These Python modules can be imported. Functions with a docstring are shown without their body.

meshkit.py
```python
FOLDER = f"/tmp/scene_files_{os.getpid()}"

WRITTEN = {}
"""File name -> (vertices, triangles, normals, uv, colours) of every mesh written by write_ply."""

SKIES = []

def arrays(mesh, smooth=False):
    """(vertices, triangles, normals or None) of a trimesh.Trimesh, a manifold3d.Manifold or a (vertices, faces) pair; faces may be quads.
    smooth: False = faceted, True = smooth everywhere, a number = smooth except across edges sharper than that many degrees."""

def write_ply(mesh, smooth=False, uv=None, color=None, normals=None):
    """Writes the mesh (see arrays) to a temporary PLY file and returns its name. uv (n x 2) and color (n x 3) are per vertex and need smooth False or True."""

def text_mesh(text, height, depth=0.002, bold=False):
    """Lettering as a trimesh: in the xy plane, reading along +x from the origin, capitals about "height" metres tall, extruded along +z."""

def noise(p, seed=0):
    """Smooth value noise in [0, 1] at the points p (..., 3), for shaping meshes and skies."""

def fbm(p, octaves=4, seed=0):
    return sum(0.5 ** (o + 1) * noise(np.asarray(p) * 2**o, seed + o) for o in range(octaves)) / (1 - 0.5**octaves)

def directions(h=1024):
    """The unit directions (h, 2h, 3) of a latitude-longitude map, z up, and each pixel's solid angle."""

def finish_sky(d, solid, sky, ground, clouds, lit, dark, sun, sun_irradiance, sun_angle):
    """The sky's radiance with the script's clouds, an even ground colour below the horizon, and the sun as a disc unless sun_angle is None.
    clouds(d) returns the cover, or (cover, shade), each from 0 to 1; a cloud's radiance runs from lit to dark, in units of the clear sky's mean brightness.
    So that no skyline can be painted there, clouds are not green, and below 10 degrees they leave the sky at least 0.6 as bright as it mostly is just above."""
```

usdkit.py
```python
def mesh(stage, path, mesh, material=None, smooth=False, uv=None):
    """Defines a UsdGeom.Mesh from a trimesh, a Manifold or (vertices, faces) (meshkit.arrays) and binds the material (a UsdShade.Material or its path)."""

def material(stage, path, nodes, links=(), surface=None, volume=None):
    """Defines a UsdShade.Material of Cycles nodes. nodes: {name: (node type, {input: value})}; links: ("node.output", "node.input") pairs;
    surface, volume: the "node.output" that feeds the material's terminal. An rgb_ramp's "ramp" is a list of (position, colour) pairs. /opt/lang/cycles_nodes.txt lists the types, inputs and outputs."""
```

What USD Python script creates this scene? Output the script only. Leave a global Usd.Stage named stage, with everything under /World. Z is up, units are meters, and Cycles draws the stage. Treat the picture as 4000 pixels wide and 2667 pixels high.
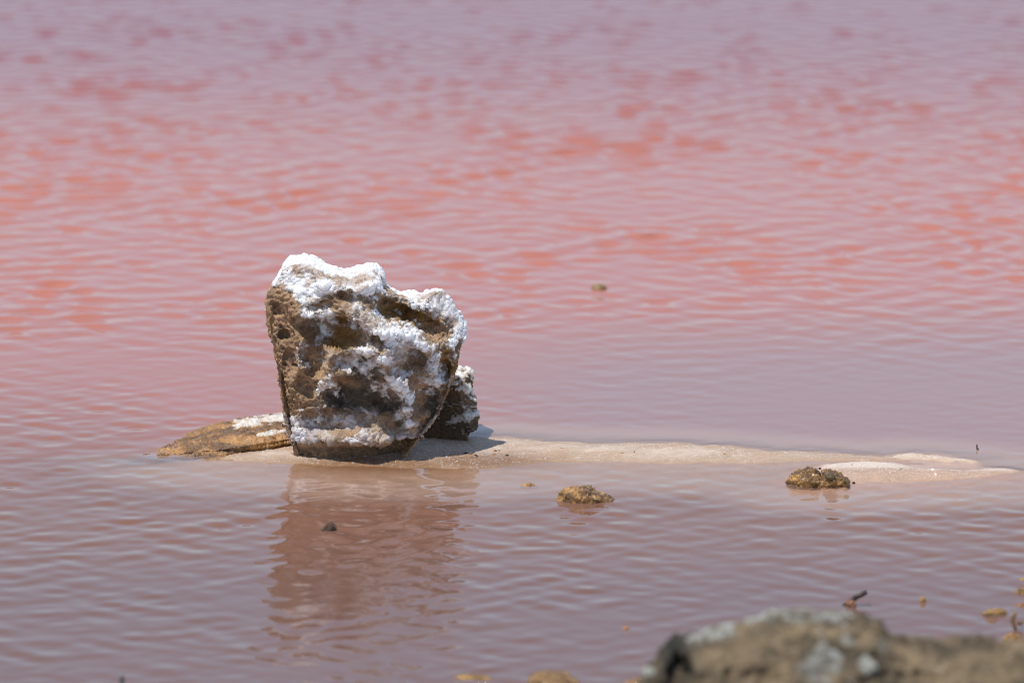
import math
import numpy as np
import trimesh
import shapely
from scipy import ndimage
from scipy.spatial import cKDTree
import usdkit
import meshkit
from meshkit import noise, fbm
from pxr import Usd, UsdGeom, UsdLux, UsdShade, Gf, Sdf, Vt

stage = Usd.Stage.CreateInMemory()
UsdGeom.SetStageUpAxis(stage, 'Z')
UsdGeom.SetStageMetersPerUnit(stage, 1.0)
UsdGeom.Xform.Define(stage, '/World')
UsdGeom.Scope.Define(stage, '/World/Looks')

# ------------------------------------------------------------------ camera
CAM_H, PITCH, FOCAL = 1.7, math.radians(11.0), 200.0
cam = UsdGeom.Camera.Define(stage, '/World/camera')
cam.CreateHorizontalApertureAttr(36.0)
cam.CreateFocalLengthAttr(FOCAL)
cam.CreateFStopAttr(5.0)
cam.CreateFocusDistanceAttr(8.02)
cam.CreateExposureAttr(0.04)
cam.AddTranslateOp().Set(Gf.Vec3d(0, 0, CAM_H))
cam.AddRotateXOp().Set(90.0 - math.degrees(PITCH))

# ------------------------------------------------------------------ sky and sun
SUN = np.array([-0.31, -0.17, 1.0])
SUN /= np.linalg.norm(SUN)
SUN_EL, SUN_ROT = math.asin(SUN[2]), math.atan2(SUN[0], SUN[1])
dome = UsdLux.DomeLight.Define(stage, '/World/sky')
skym = usdkit.material(stage, '/World/Looks/sky', {
    's': ('sky_texture', {'sky_type': 'single_scattering', 'sun_disc': False, 'sun_elevation': SUN_EL,
                          'sun_rotation': SUN_ROT, 'altitude': 100.0, 'air_density': 1.0,
                          'aerosol_density': 0.6, 'ozone_density': 1.0}),
    'tc': ('texture_coordinate', {}),
    'cn': ('noise_texture', {'scale': 2.2, 'detail': 4.0, 'roughness': 0.55}),
    'cover': ('map_range', {'from_min': 0.3, 'from_max': 0.7, 'to_min': 0.85, 'to_max': 1.15, 'clamp': True}),
    'veil': ('mix_color', {'blend_type': 'mix', 'b': (4.0, 4.9, 6.7), 'use_clamp': False}),
    'xyz': ('separate_xyz', {}),
    'low': ('map_range', {'from_min': 0.0, 'from_max': 0.75, 'to_min': 0.6, 'to_max': 0.08, 'clamp': True}),
    'mul': ('math', {'math_type': 'multiply'}),
    'b': ('background_shader', {'strength': 0.115})},
    [('tc.generated', 'cn.vector'), ('cn.fac', 'cover.value'), ('tc.generated', 'xyz.vector'), ('xyz.z', 'low.value'), ('low.result', 'mul.value1'), ('cover.result', 'mul.value2'), ('mul.value', 'veil.fac'), ('s.color', 'veil.a'),
     ('veil.result', 'b.color')], surface='b.background')
UsdShade.MaterialBindingAPI.Apply(dome.GetPrim()).Bind(skym)
dome.GetPrim().SetCustomDataByKey('kind', 'structure')
dome.GetPrim().SetCustomDataByKey('label', 'clear bright daytime sky mirrored in the pink water')
sun = UsdLux.DistantLight.Define(stage, '/World/sun')
sun.CreateIntensityAttr(1.08)
sun.CreateAngleAttr(0.5)
sun.CreateNormalizeAttr(True)
sun.CreateColorAttr(Gf.Vec3f(1.0, 0.965, 0.91))
sun.AddRotateZOp().Set(math.degrees(math.atan2(SUN[1], SUN[0])) + 90.0)
sun.AddRotateXOp().Set(90.0 - math.degrees(SUN_EL))


# ------------------------------------------------------------------ helpers
F = 4000 * FOCAL / 36.0          # focal length in photograph pixels, for surveying the place
CP, SP = math.cos(PITCH), math.sin(PITCH)


def ray(u, v):
    a, b = (np.asarray(u, float) - 2000) / F, -(np.asarray(v, float) - 1333.5) / F
    return np.stack([a, CP + b * SP, -SP + b * CP], -1)


def at_height(u, v, z=0.0):
    d = ray(u, v)
    t = (z - CAM_H) / d[..., 2]
    return d * t[..., None] + [0, 0, CAM_H]


def at_distance(u, v, y):
    d = ray(u, v)
    t = y / d[..., 1]
    return d * t[..., None] + [0, 0, CAM_H]


def survey(P):
    q = np.asarray(P) - [0, 0, CAM_H]
    f, h = q[:, 1] * CP - q[:, 2] * SP, q[:, 1] * SP + q[:, 2] * CP
    return 2000 + F * q[:, 0] / f, 1333.5 - F * h / f


USED = {}


def path_of(name, parent=None):
    base = parent if parent else '/World'
    key = (base, name)
    n = USED.get(key, 0)
    USED[key] = n + 1
    return f'{base}/{name}' + (f'_{n:03d}' if n else '')


def tag(prim, label=None, category=None, group=None, kind=None):
    for k, v in (('label', label), ('category', category), ('group', group), ('kind', kind)):
        if v:
            prim.SetCustomDataByKey(k, v)
    return prim


def thing(name, label, category, group=None):
    p = path_of(name)
    x = UsdGeom.Xform.Define(stage, p)
    tag(x.GetPrim(), label, category, group)
    return p


def primvars(m, **kw):
    api = UsdGeom.PrimvarsAPI(m)
    for k, a in kw.items():
        a = np.asarray(a, np.float32)
        if a.ndim == 1:
            api.CreatePrimvar(k, Sdf.ValueTypeNames.FloatArray, 'vertex').Set(Vt.FloatArray.FromNumpy(a))
        else:
            api.CreatePrimvar(k, Sdf.ValueTypeNames.Color3fArray, 'vertex').Set(Vt.Vec3fArray.FromNumpy(a))


def put(name, v, f, mat, parent=None, smooth=True, **pv):
    m = usdkit.mesh(stage, path_of(name, parent), (v, f), mat, smooth)
    if pv:
        primvars(m, **pv)
    return m.GetPrim()


def normals(v, f):
    n = np.zeros_like(v)
    c = np.cross(v[f[:, 1]] - v[f[:, 0]], v[f[:, 2]] - v[f[:, 0]])
    for k in range(3):
        for j in range(3):
            n[:, j] += np.bincount(f[:, k], c[:, j], len(v))
    return n / np.maximum(np.linalg.norm(n, axis=1, keepdims=True), 1e-12)


def grid_faces(nx, ny):
    i = np.arange(nx * ny).reshape(ny, nx)
    a, b, c, d = i[:-1, :-1].ravel(), i[:-1, 1:].ravel(), i[1:, 1:].ravel(), i[1:, :-1].ravel()
    return np.vstack([np.stack([a, b, c], 1), np.stack([a, c, d], 1)])


def smoothstep(x, a, b):
    t = np.clip((np.asarray(x, float) - a) / (b - a), 0, 1)
    return t * t * (3 - 2 * t)


def n2(x, y, s, seed=0):
    return noise(np.stack([x * s, y * s, np.full_like(x, 0.37 + seed)], -1), seed)


def f2(x, y, s, octaves=4, seed=0):
    return fbm(np.stack([x * s, y * s, np.full_like(x, 0.37 + seed)], -1), octaves, seed)


def stroke(u, v, pts, w):
    """1 on a polyline in the photograph's survey grid, 0 at its half-width w, negative outside."""
    pts = np.asarray(pts, float)
    best = np.full(u.shape, 1e9)
    if len(pts) == 1:
        best = np.hypot(u - pts[0, 0], v - pts[0, 1])
    for p, q in zip(pts[:-1], pts[1:]):
        d = q - p
        t = np.clip(((u - p[0]) * d[0] + (v - p[1]) * d[1]) / (d @ d), 0, 1)
        best = np.minimum(best, np.hypot(u - p[0] - t * d[0], v - p[1] - t * d[1]))
    return 1 - best / w


def blob(u, v, cx, cy, rx, ry, ang=0.0):
    a = math.radians(ang)
    du, dv = u - cx, v - cy
    p, q = du * math.cos(a) + dv * math.sin(a), -du * math.sin(a) + dv * math.cos(a)
    return np.exp(-((p / rx) ** 2 + (q / ry) ** 2))


# ------------------------------------------------------------------ materials
def mat(name, nodes, links, surface):
    return usdkit.material(stage, '/World/Looks/' + name, nodes, links, surface=surface)


def stone_material(name, rough=0.85, spec=0.3, grain=420.0, bump=0.6, dist=0.0015, use_tint=True, wet=None):
    nodes = {
        'pos': ('geometry', {}),
        'tint': ('attribute', {'attribute': 'tint'}),
        'n1': ('noise_texture', {'scale': grain, 'detail': 6.0, 'roughness': 0.65}),
        'n2': ('noise_texture', {'scale': grain * 0.16, 'detail': 5.0, 'roughness': 0.6}),
        'r1': ('map_range', {'from_min': 0.3, 'from_max': 0.7, 'to_min': 0.5, 'to_max': 1.42, 'clamp': True}),
        'r2': ('map_range', {'from_min': 0.3, 'from_max': 0.7, 'to_min': 0.7, 'to_max': 1.25, 'clamp': True}),
        'm1': ('mix_color', {'blend_type': 'multiply', 'fac': 1.0, 'use_clamp': False}),
        'm2': ('mix_color', {'blend_type': 'multiply', 'fac': 1.0, 'use_clamp': False}),
        'h': ('math', {'math_type': 'add'}),
        'bump': ('bump', {'strength': bump, 'distance': dist}),
        'p': ('principled_bsdf', {'roughness': rough, 'specular_ior_level': spec, 'diffuse_roughness': 0.4}),
    }
    links = [('pos.position', 'n1.vector'), ('pos.position', 'n2.vector'), ('n1.fac', 'r1.value'), ('n2.fac', 'r2.value'),
             ('tint.color', 'm1.a'), ('r1.result', 'm1.b'), ('m1.result', 'm2.a'), ('r2.result', 'm2.b'),
             ('m2.result', 'p.base_color'), ('n1.fac', 'h.value1'), ('n2.fac', 'h.value2'), ('h.value', 'bump.height'),
             ('bump.normal', 'p.normal')]
    return mat(name, nodes, links, 'p.BSDF')


stone_mat = stone_material('weathered_stone')
wet_stone_mat = stone_material('wet_stone', rough=0.28, spec=0.55, grain=300, bump=0.9, dist=0.002)
mud_mat = stone_material('wet_mud', rough=0.13, spec=0.7, grain=360, bump=1.0, dist=0.003)
damp_mud_mat = stone_material('damp_mud', rough=0.55, spec=0.35, grain=360, bump=0.8, dist=0.002)
lichen_stone_mat = stone_material('lichen_stone', grain=160, bump=0.7, dist=0.004)

salt_mat = mat('salt_crust', {
    'pos': ('geometry', {}),
    'tint': ('attribute', {'attribute': 'tint'}),
    'n1': ('noise_texture', {'scale': 520.0, 'detail': 4.0, 'roughness': 0.7}),
    'n3': ('noise_texture', {'scale': 260.0, 'detail': 6.0, 'roughness': 0.7}),
    'sp': ('map_range', {'from_min': 0.53, 'from_max': 0.66, 'to_min': 0.0, 'to_max': 0.4, 'clamp': True}),
    'mx': ('mix_color', {'b': (0.36, 0.31, 0.26), 'use_clamp': False}),
    'v1': ('voronoi_texture', {'scale': 620.0}),
    'h': ('math', {'math_type': 'multiply_add', 'value2': 0.7}),
    'bump': ('bump', {'strength': 0.55, 'distance': 0.0014}),
    'p': ('principled_bsdf', {'roughness': 0.42, 'specular_ior_level': 0.45, 'subsurface_weight': 0.35, 'subsurface_radius': (1.0, 0.9, 0.8), 'subsurface_scale': 0.003}),
}, [('pos.position', 'n1.vector'), ('pos.position', 'v1.vector'), ('v1.distance', 'h.value1'), ('n1.fac', 'h.value3'),
    ('h.value', 'bump.height'), ('bump.normal', 'p.normal'), ('pos.position', 'n3.vector'), ('n3.fac', 'sp.value'), ('sp.result', 'mx.fac'),
    ('tint.color', 'mx.a'), ('mx.result', 'p.base_color')], 'p.BSDF')

sand_mat = mat('salty_sand', {
    'pos': ('geometry', {}),
    'tint': ('attribute', {'attribute': 'tint'}),
    'wet': ('attribute', {'attribute': 'wetness'}),
    'n1': ('noise_texture', {'scale': 650.0, 'detail': 4.0, 'roughness': 0.7}),
    'n2': ('noise_texture', {'scale': 60.0, 'detail': 4.0, 'roughness': 0.6}),
    'r1': ('map_range', {'from_min': 0.3, 'from_max': 0.7, 'to_min': 0.75, 'to_max': 1.2, 'clamp': True}),
    'r2': ('map_range', {'from_min': 0.3, 'from_max': 0.7, 'to_min': 0.88, 'to_max': 1.1, 'clamp': True}),
    'm1': ('mix_color', {'blend_type': 'multiply', 'fac': 1.0, 'use_clamp': False}),
    'm2': ('mix_color', {'blend_type': 'multiply', 'fac': 1.0, 'use_clamp': False}),
    'rr': ('map_range', {'from_min': 0.0, 'from_max': 1.0, 'to_min': 0.75, 'to_max': 0.35, 'clamp': True}),
    'bump': ('bump', {'strength': 0.7, 'distance': 0.0012}),
    'p': ('principled_bsdf', {'specular_ior_level': 0.12}),
}, [('pos.position', 'n1.vector'), ('pos.position', 'n2.vector'), ('n1.fac', 'r1.value'), ('n2.fac', 'r2.value'),
    ('tint.color', 'm1.a'), ('r1.result', 'm1.b'), ('m1.result', 'm2.a'), ('r2.result', 'm2.b'), ('m2.result', 'p.base_color'),
    ('wet.fac', 'rr.value'), ('rr.result', 'p.roughness'), ('n1.fac', 'bump.height'), ('bump.normal', 'p.normal')], 'p.BSDF')

bed_mat = mat('lake_mud', {
    'pos': ('geometry', {}),
    'tint': ('attribute', {'attribute': 'tint'}),
    'n1': ('noise_texture', {'scale': 22.0, 'detail': 6.0, 'roughness': 0.6}),
    'r1': ('map_range', {'from_min': 0.3, 'from_max': 0.7, 'to_min': 0.7, 'to_max': 1.25, 'clamp': True}),
    'm1': ('mix_color', {'blend_type': 'multiply', 'fac': 1.0, 'use_clamp': False}),
    'p': ('principled_bsdf', {'roughness': 0.8, 'specular_ior_level': 0.2}),
}, [('pos.position', 'n1.vector'), ('n1.fac', 'r1.value'), ('tint.color', 'm1.a'), ('r1.result', 'm1.b'),
    ('m1.result', 'p.base_color')], 'p.BSDF')

# water: a mirror by Fresnel over a cloudy pink body, clear where it is only a film over the sand
water_mat = mat('pink_water', {
    'pos': ('geometry', {}),
    'murk': ('attribute', {'attribute': 'murk'}),
    'tint': ('attribute', {'attribute': 'tint'}),
    'map': ('mapping', {'scale': (1.0, 1.0, 1.0)}),
    'n1': ('noise_texture', {'scale': 55.0, 'detail': 3.0, 'roughness': 0.55}),
    'bump': ('bump', {'strength': 0.06, 'distance': 0.004}),
    'clear': ('transparent_bsdf', {'color': (0.95, 0.9, 0.87)}),
    'body': ('diffuse_bsdf', {}),
    'under': ('mix_closure', {}),
    'fr': ('fresnel', {'IOR': 1.36}),
    'gl': ('glossy_bsdf', {'color': (1, 1, 1), 'roughness': 0.03}),
    'out': ('mix_closure', {}),
}, [('pos.position', 'map.vector'), ('map.vector', 'n1.vector'), ('n1.fac', 'bump.height'),
    ('bump.normal', 'fr.normal'), ('bump.normal', 'gl.normal'),
    ('tint.color', 'body.color'), ('murk.fac', 'under.fac'), ('clear.BSDF', 'under.closure1'), ('body.BSDF', 'under.closure2'),
    ('fr.fac', 'out.fac'), ('under.closure', 'out.closure1'), ('gl.BSDF', 'out.closure2')], 'out.closure')

bark_mat = mat('dead_wood', {
    'pos': ('geometry', {}),
    'n1': ('noise_texture', {'scale': 300.0, 'detail': 4.0}),
    'ramp': ('rgb_ramp', {'ramp': [(0.3, (0.012, 0.007, 0.005)), (0.7, (0.06, 0.032, 0.02))]}),
    'p': ('principled_bsdf', {'roughness': 0.6}),
}, [('pos.position', 'n1.vector'), ('n1.fac', 'ramp.fac'), ('ramp.color', 'p.base_color')], 'p.BSDF')
crystal_mat = mat('salt_crystal', {'p': ('principled_bsdf', {'base_color': (0.85, 0.82, 0.8), 'roughness': 0.08,
                                                              'specular_ior_level': 0.7})}, [], 'p.BSDF')

# ------------------------------------------------------------------ terrain: spits and lake bed
MAIN_BACK = [(860, 1790), (905, 1772), (1010, 1752), (1120, 1736), (1300, 1722), (1500, 1712), (1700, 1706), (1840, 1705), (1990, 1709),
             (2150, 1722), (2300, 1727), (2500, 1729), (2680, 1731), (2850, 1744), (3000, 1757), (3150, 1766), (3300, 1775), (3420, 1783), (3520, 1795)]
MAIN_FRONT = [(3545, 1801), (3420, 1801), (3200, 1800), (2950, 1806), (2700, 1810), (2500, 1808), (2350, 1800), (2180, 1803),
              (2090, 1817), (1980, 1822), (1850, 1831), (1650, 1829), (1450, 1827), (1250, 1815), (1100, 1811), (1000, 1807), (920, 1799)]
FRONT_BACK = [(3150, 1868), (3180, 1845), (3230, 1815), (3330, 1804), (3450, 1806), (3530, 1818), (3570, 1829), (3680, 1833), (3790, 1839),
              (3850, 1835), (3920, 1832), (3985, 1839)]
FRONT_FRONT = [(3960, 1845), (3880, 1858), (3780, 1868), (3600, 1878), (3450, 1884), (3330, 1887), (3230, 1890)]
THIN = [(3440, 1786), (3500, 1777), (3560, 1773), (3640, 1778), (3710, 1785), (3790, 1798), (3800, 1803), (3740, 1800), (3650, 1796), (3520, 1794)]


def spit_field(x, y, poly, top, rise, slope, seed):
    """Height of a low bank whose waterline is poly: positive inside, sloping gently under water outside."""
    P = shapely.Polygon(poly)
    inside = shapely.contains_xy(P, x, y)
    edge = np.asarray(P.exterior.segmentize(0.01).coords)
    d = cKDTree(edge).query(np.stack([x, y], -1))[0]
    z = np.where(inside, top * (1 - np.exp(-d / rise)), -slope * d - 1.2 * slope * d * d / 0.3)
    z = z + (f2(x, y, 26, 4, seed) - 0.5) * 0.0045 + (f2(x, y, 90, 3, seed + 5) - 0.5) * 0.0022
    return z


def plan(pts, z=0.0):
    p = np.asarray(pts, float)
    return at_height(p[:, 0], p[:, 1], z)[:, :2]


MAIN_POLY, FRONT_POLY, THIN_POLY = plan(MAIN_BACK + MAIN_FRONT), plan(FRONT_BACK + FRONT_FRONT), plan(THIN)
SPITS = [(MAIN_POLY, 0.0075, 0.07, 0.085, 11), (FRONT_POLY, 0.008, 0.03, 0.10, 21), (THIN_POLY, 0.0022, 0.02, 0.08, 31)]


def bed_height(x, y):
    deep = 0.055 + 0.05 * smoothstep(y, 7.95, 8.3) + 0.5 * smoothstep(y, 8.6, 16.0) + 2.0 * smoothstep(y, 16.0, 90.0)
    deep = deep + 0.05 * smoothstep(-x, 0.2, 1.2) * smoothstep(y, 7.4, 8.2)
    deep = deep - 0.015 * smoothstep(x, 0.0, 0.9) * smoothstep(y, 7.0, 7.8) * (1 - smoothstep(y, 8.7, 9.6))
    shore = smoothstep(6.9 - y, 0.0, 1.6)
    z = -deep * (1 - shore) + shore * (0.02 + 0.03 * np.clip(5.6 - y, 0, 6) + 0.004 * np.clip(5.6 - y, 0, 300))
    near = np.exp(-np.maximum(y - 10, 0) / 8)
    return z + (f2(x, y, 3.0, 4, 3) - 0.5) * 0.03 * near


def axis(core0, core1, step, out0, out1, grow=1.18):
    a = list(np.arange(core0, core1 + 1e-9, step))
    s, v = step, a[-1]
    while v < out1:
        s *= grow
        v += s
        a.append(v)
    s, v = step, a[0]
    b = []
    while v > out0:
        s *= grow
        v -= s
        b.append(v)
    return np.array(b[::-1] + a)


bx_, by_ = axis(-2, 2, 0.03, -3000, 3000), axis(4.5, 13.5, 0.03, -600, 4000)
BX, BY = np.meshgrid(bx_, by_)
BX, BY = BX.ravel(), BY.ravel()
bz = bed_height(BX, BY)
t_ = f2(BX, BY, 2.2, 4, 8)[:, None]
bed_tint = np.array([0.24, 0.15, 0.105]) * (1 - t_) + np.array([0.13, 0.085, 0.065]) * t_
salted = (smoothstep(BY, 7.3, 7.7) * (1 - smoothstep(BY, 8.6, 9.4)) * smoothstep(BX, -0.8, -0.2))[:, None]
bed_tint = bed_tint * (1 - salted) + np.array([0.44, 0.30, 0.23]) * salted
put_bed = put('lake_bed', np.stack([BX, BY, bz], 1), grid_faces(len(bx_), len(by_)), bed_mat, tint=bed_tint)
tag(put_bed, 'brown muddy lake bed and shore seen faintly through the shallow water', kind='structure')


def make_spit(name, label, spec, margin, step, colour):
    poly, top, rise, slope, seed = spec
    lo, hi = poly.min(0) - margin, poly.max(0) + margin
    gx, gy = np.arange(lo[0], hi[0], step), np.arange(lo[1], hi[1], step)
    X, Y = np.meshgrid(gx, gy)
    X, Y = X.ravel(), Y.ravel()
    Z = spit_field(X, Y, *spec)
    f = grid_faces(len(gx), len(gy))
    f = f[(Z[f] > -0.06).all(1)]
    tint, wet = colour(X, Y, Z)
    keep = np.unique(f)
    idx = np.full(len(X), -1)
    idx[keep] = np.arange(len(keep))
    pr = put(name, np.stack([X, Y, Z], 1)[keep], idx[f], sand_mat, tint=tint[keep], wetness=wet[keep])
    tag(pr, label, kind='structure')
    return pr


PALE, TAN, WETB, ORANGE = np.array([0.60, 0.495, 0.41]), np.array([0.43, 0.30, 0.205]), np.array([0.235, 0.13, 0.068]), np.array([0.42, 0.27, 0.16])


def main_colour(X, Y, Z):
    u, v = survey(np.stack([X, Y, Z], 1))
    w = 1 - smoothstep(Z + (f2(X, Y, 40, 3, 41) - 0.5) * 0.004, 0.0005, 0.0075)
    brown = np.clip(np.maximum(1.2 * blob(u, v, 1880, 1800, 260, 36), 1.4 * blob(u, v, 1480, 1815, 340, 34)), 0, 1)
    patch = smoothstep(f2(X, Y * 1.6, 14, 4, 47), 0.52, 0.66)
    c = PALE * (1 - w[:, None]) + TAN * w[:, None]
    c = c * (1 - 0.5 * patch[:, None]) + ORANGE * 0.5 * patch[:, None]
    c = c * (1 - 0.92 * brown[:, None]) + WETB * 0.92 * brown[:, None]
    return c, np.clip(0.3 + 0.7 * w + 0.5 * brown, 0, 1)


def front_colour(X, Y, Z):
    u, v = survey(np.stack([X, Y, Z], 1))
    w = smoothstep(v + (f2(X, Y, 30, 3, 51) - 0.5) * 16, 1818, 1832)
    w = w * (1 - 0.75 * blob(u, v, 3910, 1834, 90, 6))
    return PALE * (1 - w[:, None]) + np.array([0.46, 0.31, 0.22]) * w[:, None], 0.3 + 0.7 * w


def thin_colour(X, Y, Z):
    t = f2(X, Y, 60, 3, 61)[:, None]
    return np.array([0.62, 0.47, 0.34]) * t + np.array([0.5, 0.36, 0.25]) * (1 - t), np.full(len(X), 0.8)


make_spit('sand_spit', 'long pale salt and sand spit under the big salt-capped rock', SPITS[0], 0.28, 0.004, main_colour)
make_spit('sand_spit', 'short brown sand spit with a white ridge on the right, behind the double mud lump', SPITS[1], 0.2, 0.004, front_colour)
make_spit('sand_spit', 'thin tan gravelly bar barely above the water at the far right tip of the long spit', SPITS[2], 0.1, 0.004, thin_colour)

# ------------------------------------------------------------------ water
wx_ = axis(-1.42, 1.42, 0.0062, -3000, 3000, 1.06)
wy_ = axis(6.3, 13.5, 0.0056, 4.3, 4000, 1.05)
WX, WY = np.meshgrid(wx_, wy_)
sx = np.broadcast_to(np.gradient(wx_)[None, :], WX.shape)
sy = np.broadcast_to(np.gradient(wy_)[:, None], WX.shape)
step_ = np.maximum(sx, sy)
rng = np.random.default_rng(5)
Z = np.zeros_like(WX)
DZX, DZY = np.zeros_like(WX), np.zeros_like(WX)
NW, TRAINS = 160, 4
FARW = smoothstep(WY, 7.9, 9.4)
env = []
for e in range(TRAINS):      # each wave train comes and goes in patches of its own
    q = np.stack([WX * (4.2 + 1.3 * e), WY * (3.0 + e), np.full_like(WX, 0.5 + e)], -1).reshape(-1, 3)
    env.append((0.1 + 1.5 * smoothstep(fbm(q, 2, 700 + e), 0.22, 0.78)).reshape(WX.shape))
for i in range(NW):
    lam = math.exp(rng.uniform(math.log(0.024), math.log(0.16)))
    if i % 5 == 0:
        lam = rng.uniform(0.016, 0.035)
    k = 2 * math.pi / lam
    ang = math.radians(-87) + (rng.choice([-1, 1]) * rng.uniform(0.45, 1.3) if i % 4 else rng.normal(0, 0.4))
    kx, ky = k * math.cos(ang), k * math.sin(ang)
    slope = 0.0068 * math.exp(-((math.log(lam / 0.062)) / 0.78) ** 2) * rng.uniform(0.6, 1.4)
    ph = kx * WX + ky * WY + rng.uniform(0, 6.283)
    amp = slope * math.sqrt(2) / k * np.clip((lam / step_ - 3) / 3, 0, 1) * env[(i // 2) % TRAINS]
    amp = amp * ((0.55 + 0.8 * FARW) if lam > 0.06 else (1.2 - 0.45 * FARW))
    cs = amp * np.cos(ph)
    Z += amp * np.sin(ph)
    DZX += kx * cs
    DZY += ky * cs
A = 0.95 + 0.2 * smoothstep(WY, 6.9, 7.2) * (1 - smoothstep(WY, 7.7, 8.0)) + 0.5 * smoothstep(WY + 0.45 * smoothstep(-WX, 0.25, 0.7), 8.15, 9.5) - 0.6 * smoothstep(WY, 10.6, 12.6)
U_, V_ = survey(np.stack([WX.ravel(), WY.ravel(), np.zeros(WX.size)], 1))
calm = smoothstep(WX, -0.35, 0.25) * smoothstep(WY, 7.9, 8.0) * (1 - smoothstep(WY + 0.25 * WX, 8.5, 9.5))
A = A * (1 - 0.72 * calm)
A = A * (0.45 + 1.1 * f2(WX.ravel(), WY.ravel() * 0.7, 2.3, 3, 71).reshape(WX.shape))
wbed = bed_height(WX.ravel(), WY.ravel())
sel = np.nonzero((np.abs(WX.ravel()) < 1.7) & (WY.ravel() > 7.2) & (WY.ravel() < 8.7))[0]
top_ = np.full(WX.size, -9.0)
for spec in SPITS:
    top_[sel] = np.maximum(top_[sel], spit_field(WX.ravel()[sel], WY.ravel()[sel], *spec))
floor_ = np.maximum(wbed, top_)
depth = np.clip(-floor_, 0, None)
A = A * (0.35 + 0.65 * smoothstep(depth, 0.0, 0.02).reshape(WX.shape))
Z *= A
# the ripples run towards the shore: their shoreward faces are steeper than their backs
LEAN = 2.7
stretch = np.maximum(1 - LEAN * DZY * A, 0.35)
N = np.stack([-DZX * A / stretch, -DZY * A / stretch, np.ones_like(Z)], -1).reshape(-1, 3)
N /= np.linalg.norm(N, axis=1, keepdims=True)
mid = plan([(500, 1790), (860, 1798), (1840, 1765), (2700, 1770), (3300, 1788), (3550, 1800), (4000, 1842), (4400, 1850)])
behind = smoothstep(WY.ravel() - np.interp(WX.ravel(), mid[:, 0], mid[:, 1]), 0.0, 0.03)
murk = 1 - np.exp(-depth / (0.018 - 0.0155 * behind))
milky = ((1 - behind) * (1 - smoothstep(depth, 0.010, 0.045)) + behind * (1 - smoothstep(depth, 0.001, 0.020)))[:, None]
left = smoothstep(-WX.ravel(), 0.3, 0.7)
far = (0.7 * np.clip(smoothstep((WY.ravel() - 7.78 + 0.35 * left) / (0.21 + 1.0 * left), 0, 1), 0, 1) + 0.3 * smoothstep(WY.ravel(), 8.1, 9.4))[:, None]
closest = smoothstep(7.5 - WY.ravel(), 0.0, 0.5)[:, None]
shoal = (smoothstep(WX.ravel(), -0.3, 0.2) * smoothstep(WY.ravel(), 7.8, 7.95) * (1 - smoothstep(WY.ravel() - 0.25 * WX.ravel(), 8.3, 9.1)))[:, None]
far2 = smoothstep(WY.ravel(), 10.0, 12.5)[:, None]  # farthest water darkened in its colour to stand in for lens vignetting
near_tint = np.array([0.20, 0.098, 0.066]) * (1 - closest) + np.array([0.165, 0.09, 0.07]) * closest
w_tint = near_tint * (1 - far) + np.array([0.40, 0.15, 0.11]) * far
w_tint = w_tint * (1 - far2) + np.array([0.24, 0.078, 0.078]) * far2
w_tint = w_tint * (1 - 0.8 * shoal) + np.array([0.27, 0.165, 0.15]) * 0.8 * shoal
w_tint = w_tint * (1 - milky) + np.array([0.38, 0.255, 0.20]) * milky
wv, wf = np.stack([WX.ravel(), (WY - LEAN * Z).ravel(), Z.ravel()], 1), grid_faces(len(wx_), len(wy_))
wm = UsdGeom.Mesh.Define(stage, path_of('water'))
wm.CreatePointsAttr(Vt.Vec3fArray.FromNumpy(wv.astype(np.float32)))
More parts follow.
